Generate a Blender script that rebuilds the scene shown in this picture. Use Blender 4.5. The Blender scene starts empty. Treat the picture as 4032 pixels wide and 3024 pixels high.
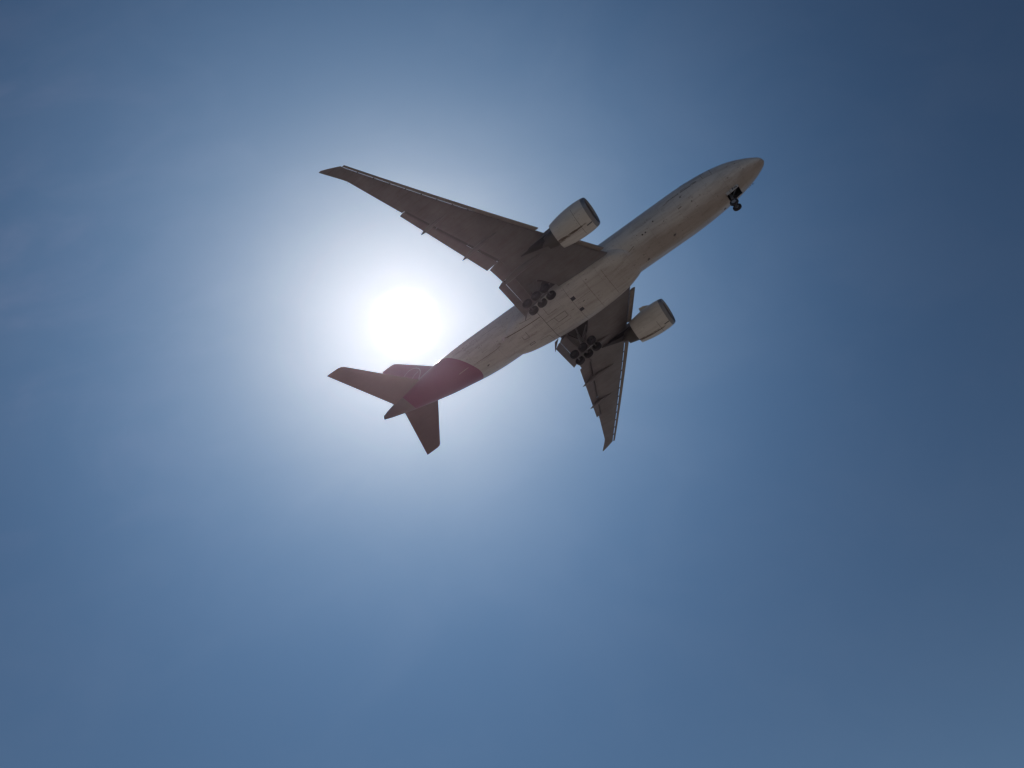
import bpy, bmesh, math, random
import numpy as np
from mathutils import Vector, Matrix
from mathutils.bvhtree import BVHTree
random.seed(7)
SC = bpy.context.scene

# ------------------------------------------------------------------ pose of the aircraft as seen by the camera
# columns: aircraft forward / starboard / down, in camera axes (x right, y down, z into the picture)
R = np.array([[0.7913698, -0.5911054, 0.1559753],
              [-0.5435413, -0.5635429, 0.6220789],
              [-0.2798154, -0.5770735, -0.7672611]])
T = np.array([6.409008, -11.221181, 104.552791])
PITCH = math.radians(3.0)
fw, st, dn = R[:, 0], R[:, 1], R[:, 2]
up = -dn * math.cos(PITCH) + fw * math.sin(PITCH)      # world vertical in camera axes
up /= np.linalg.norm(up)
yw = np.array([0, 0, 1.]) - up[2] * up
yw /= np.linalg.norm(yw)
xw = np.cross(yw, up)
M = np.array([xw, yw, up])                               # camera axes -> world
EYE = Vector((0, 0, 1.6))

def to_world(v):
    return Vector((M @ np.array(v, float)).tolist())

def basis(cx, cy, cz, loc):
    m = Matrix.Identity(4)
    for i, c in enumerate((cx, cy, cz)):
        for j in range(3):
            m[j][i] = c[j]
        m[i][3] = loc[i]
    return m

cam_d = bpy.data.cameras.new('camera')
cam_d.sensor_width = 36
cam_d.lens = 36 * 3039.175 / 4032
cam_d.clip_end = 20000
cam = bpy.data.objects.new('camera', cam_d)
SC.collection.objects.link(cam)
cam.matrix_world = basis(to_world((1, 0, 0)), to_world((0, -1, 0)), to_world((0, 0, -1)), EYE)
SC.camera = cam

SUN = to_world((-0.1385, -0.0796, 1.0)).normalized()     # towards the sun
SUN_EL = math.asin(SUN.z)
SUN_AZ = math.atan2(SUN.x, SUN.y)

# ------------------------------------------------------------------ world
w = bpy.data.worlds.new('World')
SC.world = w
w.use_nodes = True
nt = w.node_tree
for n in list(nt.nodes):
    nt.nodes.remove(n)
def N(tree, t, **kw):
    n = tree.nodes.new(t)
    for k, v in kw.items():
        setattr(n, k, v)
    return n
def math_node(tree, op, a, b=None, c=None, clamp=False):
    n = N(tree, 'ShaderNodeMath', operation=op, use_clamp=clamp)
    for i, v in enumerate((a, b, c)):
        if v is None:
            continue
        if isinstance(v, (int, float)):
            n.inputs[i].default_value = v
        else:
            tree.links.new(v, n.inputs[i])
    return n.outputs[0]
def vmath(tree, op, a, b=None):
    n = N(tree, 'ShaderNodeVectorMath', operation=op)
    for i, v in enumerate((a, b)):
        if v is None:
            continue
        if isinstance(v, (tuple, Vector)):
            n.inputs[i].default_value = v
        else:
            tree.links.new(v, n.inputs[i])
    return n
HAZE_DENSITY = 0.5e-4
HAZE_TOP = 112.0
SKY_STRENGTH = 0.05
AUREOLE = [  # forward scattering round the sun: (width in degrees, power, colour)
    (2.15, 7.0, (3.0, 3.0, 3.0)),
    (4.6, 2.2, (0.05, 0.08, 0.06)),
    (9.0, 2.2, (0.64, 0.57, 0.54)),
    (13.0, 1.8, (0.52, 0.43, 0.16)),
    (25.0, 2.0, (0.20, 0.42, 0.76)),
]
sky = N(nt, 'ShaderNodeTexSky', sky_type='NISHITA')
sky.sun_disc = False
sky.sun_elevation = SUN_EL
sky.sun_rotation = SUN_AZ
sky.altitude = 0
sky.air_density = 0.9
sky.dust_density = 0.4
sky.ozone_density = 3.0
tc = N(nt, 'ShaderNodeTexCoord')
dirn = vmath(nt, 'NORMALIZE', tc.outputs['Generated']).outputs[0]
dot = vmath(nt, 'DOT_PRODUCT', dirn, tuple(SUN)).outputs['Value']
ang = math_node(nt, 'MULTIPLY', math_node(nt, 'ARCCOSINE', math_node(nt, 'MINIMUM', dot, 1.0)), 180 / math.pi)
tint = vmath(nt, 'MULTIPLY', sky.outputs[0], (0.24, 0.50, 0.80)).outputs[0]
scl = vmath(nt, 'SCALE', tint); scl.inputs['Scale'].default_value = SKY_STRENGTH
acc = scl.outputs[0]
# paler air towards the horizon
sz = N(nt, 'ShaderNodeSeparateXYZ'); nt.links.new(dirn, sz.inputs[0])
hz = math_node(nt, 'EXPONENT', math_node(nt, 'MULTIPLY', math_node(nt, 'DIVIDE', math_node(nt, 'MAXIMUM', sz.outputs[2], 0.0), 0.35), -1.0))
hs = vmath(nt, 'SCALE', (0.26, 0.40, 0.51)); nt.links.new(hz, hs.inputs['Scale'])
acc = vmath(nt, 'ADD', acc, hs.outputs[0]).outputs[0]
for wd, pw, col in AUREOLE:
    e = math_node(nt, 'EXPONENT', math_node(nt, 'MULTIPLY', math_node(nt, 'POWER', math_node(nt, 'DIVIDE', ang, wd), pw), -1.0))
    s = vmath(nt, 'SCALE', col); nt.links.new(e, s.inputs['Scale'])
    acc = vmath(nt, 'ADD', acc, s.outputs[0]).outputs[0]
# thin high haze and cirrus drifting in uneven veils, thicker on the side left of the sun
def veil(scale, rot, nscale, detail, lo, hi, dist):
    mp = N(nt, 'ShaderNodeMapping'); nt.links.new(dirn, mp.inputs['Vector'])
    mp.inputs['Scale'].default_value = scale; mp.inputs['Rotation'].default_value = rot
    nz = N(nt, 'ShaderNodeTexNoise'); nt.links.new(mp.outputs[0], nz.inputs['Vector'])
    nz.inputs['Scale'].default_value = nscale; nz.inputs['Detail'].default_value = detail; nz.inputs['Roughness'].default_value = 0.6
    nz.inputs['Distortion'].default_value = dist
    mr = N(nt, 'ShaderNodeMapRange'); nt.links.new(nz.outputs['Fac'], mr.inputs['Value']); mr.interpolation_type = 'SMOOTHSTEP'
    mr.inputs['From Min'].default_value = lo; mr.inputs['From Max'].default_value = hi
    return mr.outputs[0]
near = math_node(nt, 'EXPONENT', math_node(nt, 'MULTIPLY', math_node(nt, 'DIVIDE', ang, 19.0), -1.0))
LEFT = to_world((-0.75, -0.12, 1.0)).normalized()
ld = math_node(nt, 'MULTIPLY', math_node(nt, 'ARCCOSINE', vmath(nt, 'DOT_PRODUCT', dirn, tuple(LEFT)).outputs['Value']), 180 / math.pi)
side = math_node(nt, 'EXPONENT', math_node(nt, 'MULTIPLY', math_node(nt, 'POWER', math_node(nt, 'DIVIDE', ld, 17.0), 2.0), -1.0))
v1 = veil((2.2, 3.4, 2.6), (0.3, 0.5, 0.9), 2.2, 9, 0.36, 0.72, 0.4)
v2 = veil((2.0, 6.0, 3.0), (0.2, 0.9, 0.55), 2.6, 10, 0.40, 0.75, 0.6)
for fac, wt, col in ((v1, near, (0.075, 0.073, 0.073)), (v2, side, (0.055, 0.038, 0.045))):
    vs = vmath(nt, 'SCALE', col); nt.links.new(math_node(nt, 'MULTIPLY', fac, wt), vs.inputs['Scale'])
    acc = vmath(nt, 'ADD', acc, vs.outputs[0]).outputs[0]
bg = N(nt, 'ShaderNodeBackground'); nt.links.new(acc, bg.inputs['Color']); bg.inputs['Strength'].default_value = 1.0
wo = N(nt, 'ShaderNodeOutputWorld'); nt.links.new(bg.outputs[0], wo.inputs['Surface'])
w.cycles.sampling_method = 'MANUAL'; w.cycles.sample_map_resolution = 2048

sl = bpy.data.lights.new('sun', 'SUN'); sl.energy = 4.6; sl.angle = math.radians(0.53); sl.color = (1, 0.96, 0.9)
so = bpy.data.objects.new('sun', sl); SC.collection.objects.link(so)
so.rotation_mode = 'QUATERNION'; so.rotation_quaternion = SUN.to_track_quat('Z', 'Y')
so.location = (0, 0, 300)
vsx = SC.view_settings
SC.display_settings.display_device = 'sRGB'
vsx.view_transform = 'Standard'; vsx.look = 'None'; vsx.exposure = -1.0; vsx.gamma = 1; vsx.use_curve_mapping = False
SC.cycles.max_bounces = 6

# ------------------------------------------------------------------ materials
def mat(name, col, rough=0.45, metal=0.0, var=0.0, dirt=0.0, scale=1.0, coat=0.0, dirtcol=(0.09, 0.06, 0.045), seams=None, spec=0.5, bump=0.0):
    m = bpy.data.materials.new(name); m.use_nodes = True
    t = m.node_tree; b = t.nodes['Principled BSDF']
    b.inputs['Roughness'].default_value = rough; b.inputs['Metallic'].default_value = metal
    b.inputs['Coat Weight'].default_value = coat; b.inputs['Coat Roughness'].default_value = 0.15
    b.inputs['Specular IOR Level'].default_value = spec
    tcn = N(t, 'ShaderNodeTexCoord')
    rgb = N(t, 'ShaderNodeRGB'); rgb.outputs[0].default_value = (*col, 1)
    out = rgb.outputs[0]
    if var:
        n1 = N(t, 'ShaderNodeTexNoise'); n1.inputs['Scale'].default_value = 0.35 * scale; n1.inputs['Detail'].default_value = 8
        n1.inputs['Roughness'].default_value = 0.62
        t.links.new(tcn.outputs['Object'], n1.inputs['Vector'])
        r = N(t, 'ShaderNodeMapRange'); t.links.new(n1.outputs['Fac'], r.inputs['Value'])
        r.inputs['From Min'].default_value = 0.3; r.inputs['From Max'].default_value = 0.7
        r.inputs['To Min'].default_value = 1 - var; r.inputs['To Max'].default_value = 1 + var
        s = vmath(t, 'SCALE', out); t.links.new(r.outputs[0], s.inputs['Scale']); out = s.outputs[0]
    if dirt:
        mpn = N(t, 'ShaderNodeMapping'); mpn.inputs['Scale'].default_value = (0.22, 1.9, 1.3)
        t.links.new(tcn.outputs['Object'], mpn.inputs['Vector'])
        n2 = N(t, 'ShaderNodeTexNoise'); n2.inputs['Scale'].default_value = 1.1 * scale; n2.inputs['Detail'].default_value = 9
        n2.inputs['Roughness'].default_value = 0.66; n2.inputs['Distortion'].default_value = 0.25
        t.links.new(mpn.outputs[0], n2.inputs['Vector'])
        r2 = N(t, 'ShaderNodeMapRange'); t.links.new(n2.outputs['Fac'], r2.inputs['Value'])
        r2.inputs['From Min'].default_value = 0.47; r2.inputs['From Max'].default_value = 0.78
        r2.inputs['To Max'].default_value = dirt
        # small specks
        n3 = N(t, 'ShaderNodeTexNoise'); n3.inputs['Scale'].default_value = 2.6; n3.inputs['Detail'].default_value = 3
        t.links.new(tcn.outputs['Object'], n3.inputs['Vector'])
        r3 = N(t, 'ShaderNodeMapRange'); t.links.new(n3.outputs['Fac'], r3.inputs['Value'])
        r3.inputs['From Min'].default_value = 0.68; r3.inputs['From Max'].default_value = 0.74; r3.inputs['To Max'].default_value = dirt
        f = math_node(t, 'MAXIMUM', r2.outputs[0], r3.outputs[0])
        mx = N(t, 'ShaderNodeMix', data_type='RGBA'); t.links.new(f, mx.inputs[0]); t.links.new(out, mx.inputs[6])
        mx.inputs[7].default_value = (*dirtcol, 1); out = mx.outputs[2]
    if seams:   # hairline skin joints: (spacing along the body, spacing around/across, darkness)
        sp = N(t, 'ShaderNodeSeparateXYZ'); t.links.new(tcn.outputs['Object'], sp.inputs[0])
        fs = []
        for ax, step in ((0, seams[0]), (1, seams[1])):
            if not step: continue
            q = math_node(t, 'FRACT', math_node(t, 'DIVIDE', math_node(t, 'ADD', sp.outputs[ax], 100.3), step))
            fs.append(math_node(t, 'LESS_THAN', q, 0.03 / step))
        f = fs[0] if len(fs) == 1 else math_node(t, 'MAXIMUM', fs[0], fs[1])
        f = math_node(t, 'MULTIPLY', f, seams[2])
        mx = N(t, 'ShaderNodeMix', data_type='RGBA'); t.links.new(f, mx.inputs[0]); t.links.new(out, mx.inputs[6])
        mx.inputs[7].default_value = (0.05, 0.04, 0.04, 1); out = mx.outputs[2]
    if bump:
        nb = N(t, 'ShaderNodeTexNoise'); nb.inputs['Scale'].default_value = 1.2; nb.inputs['Detail'].default_value = 4
        t.links.new(tcn.outputs['Object'], nb.inputs['Vector'])
        bp = N(t, 'ShaderNodeBump'); bp.inputs['Strength'].default_value = bump; bp.inputs['Distance'].default_value = 0.05
        t.links.new(nb.outputs['Fac'], bp.inputs['Height']); t.links.new(bp.outputs[0], b.inputs['Normal'])
    t.links.new(out, b.inputs['Base Color'])
    m['out'] = 0
    return m, out

GREY = (0.45, 0.435, 0.42)
BURG = (0.17, 0.02, 0.085)
m_grey, _ = mat('grey_aircraft_paint', GREY, 0.38, var=0.07, dirt=0.55, coat=0.15, seams=(2.1, 0, 0.28), bump=0.15)
m_fair, _ = mat('soiled_belly_paint', (0.45, 0.395, 0.35), 0.5, var=0.12, dirt=0.7, bump=0.15, dirtcol=(0.12, 0.08, 0.06))
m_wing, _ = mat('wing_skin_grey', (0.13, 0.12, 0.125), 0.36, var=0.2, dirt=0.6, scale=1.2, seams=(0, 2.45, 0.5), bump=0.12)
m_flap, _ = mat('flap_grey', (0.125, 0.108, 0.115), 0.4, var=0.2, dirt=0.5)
m_tailg, _ = mat('tailplane_grey', (0.175, 0.112, 0.13), 0.42, var=0.08, dirt=0.2, seams=(0, 2.2, 0.2))
m_burg, _ = mat('burgundy_paint', BURG, 0.3, var=0.06, coat=0.3)
m_nac, _ = mat('nacelle_paint', (0.46, 0.44, 0.41), 0.36, var=0.08, dirt=0.45, coat=0.1)
m_lip, _ = mat('polished_inlet_lip', (0.20, 0.20, 0.21), 0.38, metal=0.6, var=0.15)
m_slat, _ = mat('bare_slat_metal', (0.19, 0.165, 0.15), 0.4, metal=0.3, var=0.15, dirt=0.3)
m_dark, _ = mat('dark_bay', (0.022, 0.02, 0.023), 0.7, var=0.3)
m_seam, _ = mat('seam_dark', (0.045, 0.04, 0.04), 0.8, var=0.1)
m_soot, _ = mat('oil_streak', (0.085, 0.055, 0.04), 0.7, var=0.3)
m_ink, _ = mat('dark_marking', (0.03, 0.03, 0.045), 0.6, var=0.1)
m_pale, _ = mat('pale_marking', (0.55, 0.45, 0.47), 0.5, var=0.1)
m_core, _ = mat('core_titanium', (0.07, 0.063, 0.06), 0.5, metal=0.5, var=0.25)
m_heat, _ = mat('heat_shield', (0.03, 0.027, 0.032), 0.55, metal=0.4, var=0.3)
m_tyre, _ = mat('tyre_rubber', (0.018, 0.016, 0.022), 0.75, var=0.2)
m_rim, _ = mat('wheel_rim_metal', (0.33, 0.34, 0.36), 0.4, metal=0.6, var=0.1)
m_rimd, _ = mat('wheel_rim_dark', (0.03, 0.03, 0.036), 0.55, metal=0.3, var=0.1)
m_gear, _ = mat('gear_leg_grey', (0.12, 0.12, 0.13), 0.4, metal=0.2, var=0.15, dirt=0.3)
m_glass, _ = mat('cockpit_glass', (0.02, 0.025, 0.03), 0.08, var=0.05)
m_embl, _ = mat('emblem_grey', (0.42, 0.3, 0.35), 0.5, var=0.1)
m_cove_shade, _ = mat('cove_shade_grey', (0.07, 0.065, 0.065), 0.6, var=0.2)  # spoiler colour darkened to carry the shade inside the coves
m_duct, _ = mat('inlet_liner', (0.10, 0.09, 0.09), 0.6, var=0.15)
m_fan, _ = mat('fan_blade_dark', (0.06, 0.06, 0.065), 0.4, metal=0.5, var=0.1)
m_lamp, _ = mat('lens_clear', (0.6, 0.6, 0.6), 0.1, var=0.05)

def nacelle_material(C, sd):
    m, out = mat('nacelle_paint', (0.47, 0.45, 0.42), 0.36, var=0.08, dirt=0.35, coat=0.1)
    t = m.node_tree; b = t.nodes['Principled BSDF']
    tc = N(t, 'ShaderNodeTexCoord'); sp = N(t, 'ShaderNodeSeparateXYZ'); t.links.new(tc.outputs['Object'], sp.inputs[0])
    x = math_node(t, 'SUBTRACT', C.x, sp.outputs[0])
    dy = math_node(t, 'MULTIPLY', math_node(t, 'SUBTRACT', sp.outputs[1], C.y), -sd)
    dz = math_node(t, 'MULTIPLY', math_node(t, 'SUBTRACT', sp.outputs[2], C.z), -1.0)
    a = math_node(t, 'ARCTAN2', dy, dz)                      # 0 at the keel of the cowl, growing outboard
    mpn = N(t, 'ShaderNodeMapping'); mpn.inputs['Scale'].default_value = (0.8, 4.0, 3.0); t.links.new(tc.outputs['Object'], mpn.inputs[0])
    nn = N(t, 'ShaderNodeTexNoise'); nn.inputs['Scale'].default_value = 1.3; nn.inputs['Detail'].default_value = 8; nn.inputs['Roughness'].default_value = .65
    t.links.new(mpn.outputs[0], nn.inputs['Vector'])
    wd = math_node(t, 'ADD', 0.05, math_node(t, 'MULTIPLY', x, 0.035))
    band = math_node(t, 'EXPONENT', math_node(t, 'MULTIPLY', math_node(t, 'POWER', math_node(t, 'ABSOLUTE', math_node(t, 'DIVIDE', math_node(t, 'SUBTRACT', a, 0.13), wd)), 2.0), -1.0))
    fore = math_node(t, 'MULTIPLY', math_node(t, 'SUBTRACT', x, 1.1), 1.5, clamp=True)
    f = math_node(t, 'MULTIPLY', math_node(t, 'ADD', math_node(t, 'MULTIPLY', math_node(t, 'SUBTRACT', nn.outputs['Fac'], 0.5), 7.0), math_node(t, 'SUBTRACT', math_node(t, 'MULTIPLY', band, 2.2), 1.25)), fore, clamp=True)
    f = math_node(t, 'MULTIPLY', f, band)
    mx = N(t, 'ShaderNodeMix', data_type='RGBA'); t.links.new(f, mx.inputs[0]); t.links.new(out, mx.inputs[6]); mx.inputs[7].default_value = (0.07, 0.045, 0.03, 1)
    t.links.new(mx.outputs[2], b.inputs['Base Color'])
    return m

# fuselage: grey forward, burgundy tail with a curved border, browner along the keel
m_fus, fout = mat('fuselage_paint', GREY, 0.36, var=0.07, dirt=0.5, coat=0.2, seams=(2.1, 0, 0.3), bump=0.12)
t = m_fus.node_tree; b = t.nodes['Principled BSDF']
tcf = N(t, 'ShaderNodeTexCoord'); sp = N(t, 'ShaderNodeSeparateXYZ'); t.links.new(tcf.outputs['Object'], sp.inputs[0])
ST = math_node(t, 'SUBTRACT', 31.0, sp.outputs[0])
th = math_node(t, 'ARCTAN2', math_node(t, 'ABSOLUTE', sp.outputs[1]), math_node(t, 'MULTIPLY', math_node(t, 'SUBTRACT', sp.outputs[2], 6.2), -1.0))
border = math_node(t, 'ADD', 45.15, math_node(t, 'MULTIPLY', math_node(t, 'POWER', math_node(t, 'DIVIDE', th, 1.955), 1.7), 4.0))
isb = math_node(t, 'GREATER_THAN', ST, border)
# brown tone along the keel, fading up the sides and aft
kn = N(t, 'ShaderNodeTexNoise'); kn.inputs['Scale'].default_value = 0.5; kn.inputs['Detail'].default_value = 8
km = N(t, 'ShaderNodeMapping'); km.inputs['Scale'].default_value = (0.35, 1.5, 1.2); t.links.new(tcf.outputs['Object'], km.inputs[0]); t.links.new(km.outputs[0], kn.inputs['Vector'])
kf = N(t, 'ShaderNodeMapRange'); kf.interpolation_type = 'SMOOTHSTEP'
t.links.new(math_node(t, 'ADD', th, math_node(t, 'MULTIPLY', math_node(t, 'SUBTRACT', kn.outputs['Fac'], 0.5), 1.2)), kf.inputs['Value'])
kf.inputs['From Min'].default_value = 0.15; kf.inputs['From Max'].default_value = 0.85
kf.inputs['To Min'].default_value = 0.62; kf.inputs['To Max'].default_value = 0.0
fwd = N(t, 'ShaderNodeMapRange'); t.links.new(ST, fwd.inputs['Value']); fwd.inputs['From Min'].default_value = 16; fwd.inputs['From Max'].default_value = 29; fwd.inputs['To Min'].default_value = 1; fwd.inputs['To Max'].default_value = .2
mk = N(t, 'ShaderNodeMix', data_type='RGBA'); t.links.new(math_node(t, 'MULTIPLY', kf.outputs[0], fwd.outputs[0]), mk.inputs[0]); t.links.new(fout, mk.inputs[6]); mk.inputs[7].default_value = (0.16, 0.118, 0.094, 1)
# scattered short fluid streaks
sm = N(t, 'ShaderNodeMapping'); sm.inputs['Scale'].default_value = (1.1, 5.5, 5.0); t.links.new(tcf.outputs['Object'], sm.inputs[0])
sn = N(t, 'ShaderNodeTexNoise'); sn.inputs['Scale'].default_value = 1.4; sn.inputs['Detail'].default_value = 4; t.links.new(sm.outputs[0], sn.inputs['Vector'])
sr = N(t, 'ShaderNodeMapRange'); t.links.new(sn.outputs['Fac'], sr.inputs['Value']); sr.inputs['From Min'].default_value = .63; sr.inputs['From Max'].default_value = .72; sr.inputs['To Max'].default_value = .6
ms = N(t, 'ShaderNodeMix', data_type='RGBA'); t.links.new(sr.outputs[0], ms.inputs[0]); t.links.new(mk.outputs[2], ms.inputs[6]); ms.inputs[7].default_value = (.09, .06, .045, 1)
mk = ms
mb = N(t, 'ShaderNodeMix', data_type='RGBA'); t.links.new(isb, mb.inputs[0]); t.links.new(mk.outputs[2], mb.inputs[6]); mb.inputs[7].default_value = (*BURG, 1)
t.links.new(mb.outputs[2], b.inputs['Base Color'])

# ------------------------------------------------------------------ helpers
Z0 = 6.2      # the aircraft's own origin lies at wheel height under station 31
def P(s, y, z):
    """station from the nose, metres to starboard, metres above the fuselage axis"""
    return Vector((31 - s, -y, z + Z0))

def link(name, bm, m, parent, smooth=True, angle=None):
    bmesh.ops.remove_doubles(bm, verts=bm.verts, dist=1e-5)
    bmesh.ops.recalc_face_normals(bm, faces=bm.faces)
    me = bpy.data.meshes.new(name); bm.to_mesh(me); bm.free()
    for mm in (m if isinstance(m, (list, tuple)) else [m]):
        me.materials.append(mm)
    if smooth:
        me.polygons.foreach_set('use_smooth', [True] * len(me.polygons))
        me.set_sharp_from_angle(angle=math.radians(angle or 32))
    o = bpy.data.objects.new(name, me); SC.collection.objects.link(o)
    if parent: o.parent = parent
    return o

def rings(bm, loops, cap0=True, cap1=True, closed=True, mi=0):
    vs = [[bm.verts.new(p) for p in lp] for lp in loops]
    n = len(vs[0])
    for a, c in zip(vs, vs[1:]):
        for i in range(n if closed else n - 1):
            j = (i + 1) % n
            try:
                f = bm.faces.new((a[i], a[j], c[j], c[i])); f.material_index = mi
            except ValueError: pass
    if cap0: bm.faces.new(vs[0]).material_index = mi
    if cap1: bm.faces.new(list(reversed(vs[-1]))).material_index = mi
    return vs

def pchip(xs, ys, x):
    """monotone cubic interpolation"""
    xs = np.array(xs, float); ys = np.array(ys, float)
    h = np.diff(xs); d = np.diff(ys) / h
    m = np.zeros(len(xs)); m[0] = d[0]; m[-1] = d[-1]
    for i in range(1, len(xs) - 1):
        if d[i - 1] * d[i] > 0:
            w1 = 2 * h[i] + h[i - 1]; w2 = h[i] + 2 * h[i - 1]
            m[i] = (w1 + w2) / (w1 / d[i - 1] + w2 / d[i])
    i = int(np.clip(np.searchsorted(xs, x) - 1, 0, len(xs) - 2))
    q = (x - xs[i]) / h[i]
    return ((1 + 2 * q) * (1 - q) ** 2 * ys[i] + q * (1 - q) ** 2 * h[i] * m[i]
            + q * q * (3 - 2 * q) * ys[i + 1] + q * q * (q - 1) * h[i] * m[i + 1])

def tube(bm, a, c, r0, r1=None, n=14, mi=0, caps=True):
    a = Vector(a); c = Vector(c); r1 = r0 if r1 is None else r1
    d = (c - a).normalized(); u = d.orthogonal().normalized(); v = d.cross(u)
    L = []
    for p, r in ((a, r0), (c, r1)):
        L.append([p + r * (math.cos(k * 2 * math.pi / n) * u + math.sin(k * 2 * math.pi / n) * v) for k in range(n)])
    rings(bm, L, caps, caps, mi=mi)

def lathe(bm, centre, axis, upv, prof, n=48, mi=0, cap0=False, cap1=False, closed_profile=False):
    """prof: list of (distance along axis, radius)"""
    axis = Vector(axis).normalized(); u = (Vector(upv) - Vector(upv).dot(axis) * axis).normalized(); v = axis.cross(u)
    L = []
    for (x, r) in prof:
        L.append([Vector(centre) + axis * x + max(r, 1e-4) * (math.cos(k * 2 * math.pi / n) * u + math.sin(k * 2 * math.pi / n) * v) for k in range(n)])
    if closed_profile: L.append([p.copy() for p in L[0]])
    rings(bm, L, cap0, cap1, mi=mi)

def boxpts(bm, p8, mi=0):
    """eight corners: bottom quad then top quad"""
    v = [bm.verts.new(p) for p in p8]
    for q in ((0, 1, 2, 3), (7, 6, 5, 4), (0, 4, 5, 1), (1, 5, 6, 2), (2, 6, 7, 3), (3, 7, 4, 0)):
        bm.faces.new([v[i] for i in q]).material_index = mi

def slab(bm, quad, thick_vec, mi=0):
    q = [Vector(p) for p in quad]
    boxpts(bm, q + [p + Vector(thick_vec) for p in q], mi)

def part(name, parent=None):
    o = bpy.data.objects.new(name, None); SC.collection.objects.link(o); o.empty_display_size = 0.5
    if parent: o.parent = parent
    return o

def cut(o, cutter_bm, m):
    """carve a real recess out of o; its walls take material m"""
    bmesh.ops.recalc_face_normals(cutter_bm, faces=cutter_bm.faces)
    me = bpy.data.meshes.new('cutter'); cutter_bm.to_mesh(me); cutter_bm.free()
    me.materials.append(m)
    c = bpy.data.objects.new('cutter', me); SC.collection.objects.link(c)
    c.parent = o.parent
    mod = o.modifiers.new('cut', 'BOOLEAN'); mod.operation = 'DIFFERENCE'; mod.object = c; mod.solver = 'EXACT'
    mod.material_mode = 'TRANSFER'
    bpy.context.view_layer.update()
    dg = bpy.context.evaluated_depsgraph_get()
    new = bpy.data.meshes.new_from_object(o.evaluated_get(dg), depsgraph=dg)
    o.modifiers.clear(); old = o.data; o.data = new; new.name = old.name
    bpy.data.objects.remove(c); bpy.data.meshes.remove(me)

def bvh_of(o):
    bm = bmesh.new(); bm.from_mesh(o.data); tr = BVHTree.FromBMesh(bm); bm.free(); return tr

# ------------------------------------------------------------------ ground (below and behind the camera)
def ground():
    m = bpy.data.materials.new('dry_airfield_ground'); m.use_nodes = True; t = m.node_tree; b = t.nodes['Principled BSDF']
    b.inputs['Roughness'].default_value = 0.95
    c = N(t, 'ShaderNodeTexCoord')
    n1 = N(t, 'ShaderNodeTexNoise'); n1.inputs['Scale'].default_value = 0.02; n1.inputs['Detail'].default_value = 9
    n2 = N(t, 'ShaderNodeTexNoise'); n2.inputs['Scale'].default_value = 1.6; n2.inputs['Detail'].default_value = 8
    for n in (n1, n2): t.links.new(c.outputs['Object'], n.inputs['Vector'])
    r = N(t, 'ShaderNodeValToRGB'); t.links.new(n1.outputs['Fac'], r.inputs['Fac'])
    r.color_ramp.elements[0].position = 0.35; r.color_ramp.elements[0].color = (0.25, 0.208, 0.178, 1)
    r.color_ramp.elements[1].position = 0.65; r.color_ramp.elements[1].color = (0.34, 0.288, 0.25, 1)
    mr = N(t, 'ShaderNodeMapRange'); t.links.new(n2.outputs['Fac'], mr.inputs['Value']); mr.inputs['To Min'].default_value = 0.7; mr.inputs['To Max'].default_value = 1.3
    s = vmath(t, 'SCALE', r.outputs[0]); t.links.new(mr.outputs[0], s.inputs['Scale']); t.links.new(s.outputs[0], b.inputs['Base Color'])
    bm = bmesh.new()
    # one sheet, finer around the viewer, reaching the horizon
    rr = [0, 20, 60, 150, 400, 1000, 2500, 6000]; n = 48; prev = None
    for R_ in rr:
        if R_ == 0:
            prev = [bm.verts.new((0, 0, 0))]; continue
        cur = [bm.verts.new((R_ * math.cos(k * 2 * math.pi / n), R_ * math.sin(k * 2 * math.pi / n), 0)) for k in range(n)]
        for k in range(n):
            if len(prev) == 1: bm.faces.new((prev[0], cur[k], cur[(k + 1) % n]))
            else: bm.faces.new((prev[k], cur[k], cur[(k + 1) % n], prev[(k + 1) % n]))
        prev = cur
    o = link('ground', bm, m, None, smooth=False); o['kind'] = 'structure'
ground()

# ------------------------------------------------------------------ the aircraft
air = part('cargo_jet')
air['label'] = 'grey twin-engine cargo jet with burgundy tail flying overhead with its landing gear down'
air['category'] = 'airplane'
base = np.array(T) + dn * Z0 
air.matrix_world = basis(to_world(fw), to_world(-st), to_world(-dn), to_world(base) + EYE)

# --- fuselage
FS = [0, .15, .5, 1, 2, 3, 4, 5, 6, 8, 10, 12, 40, 42, 45, 48, 51, 54, 57, 60, 62, 62.6]
ZT = [-.70, -.30, .01, .39, 1.05, 1.69, 2.22, 2.54, 2.76, 3.0, 3.08, 3.1, 3.1, 3.1, 3.1, 3.08, 3.0, 2.85, 2.6, 2.32, 2.16, 2.1]
ZB = [-.84, -1.03, -1.25, -1.5, -1.87, -2.18, -2.47, -2.70, -2.83, -2.97, -3.07, -3.1, -3.1, -3.05, -2.72, -2.15, -1.6, -.95, -.25, .45, .95, 1.15]
WD = [.10, .45, .79, 1.1, 1.6, 1.94, 2.2, 2.42, 2.61, 2.88, 3.04, 3.1, 3.1, 3.1, 3.05, 2.86, 2.6, 2.15, 1.6, .95, .42, .16]
def prof(s):
    return pchip(FS, ZT, s), pchip(FS, ZB, s), pchip(FS, WD, s)
def fus_pt(s, deg, off=0.0):
    zt, zb, wd = prof(s); zc = (zt + zb) / 2; h = (zt - zb) / 2; a = math.radians(deg)
    return P(s, (wd + off) * math.sin(a), zc - (h + off) * math.cos(a))
NS = 72
def fus_ring(s):
    # the joint with the tail cone runs obliquely: further forward under the belly
    q = max(0.0, 1 - abs(s - 58.0) / 1.6) * .75
    return [fus_pt(s - q * max(0.0, math.cos(math.radians(k * 360 / NS))), k * 360 / NS) for k in range(NS)]
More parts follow.
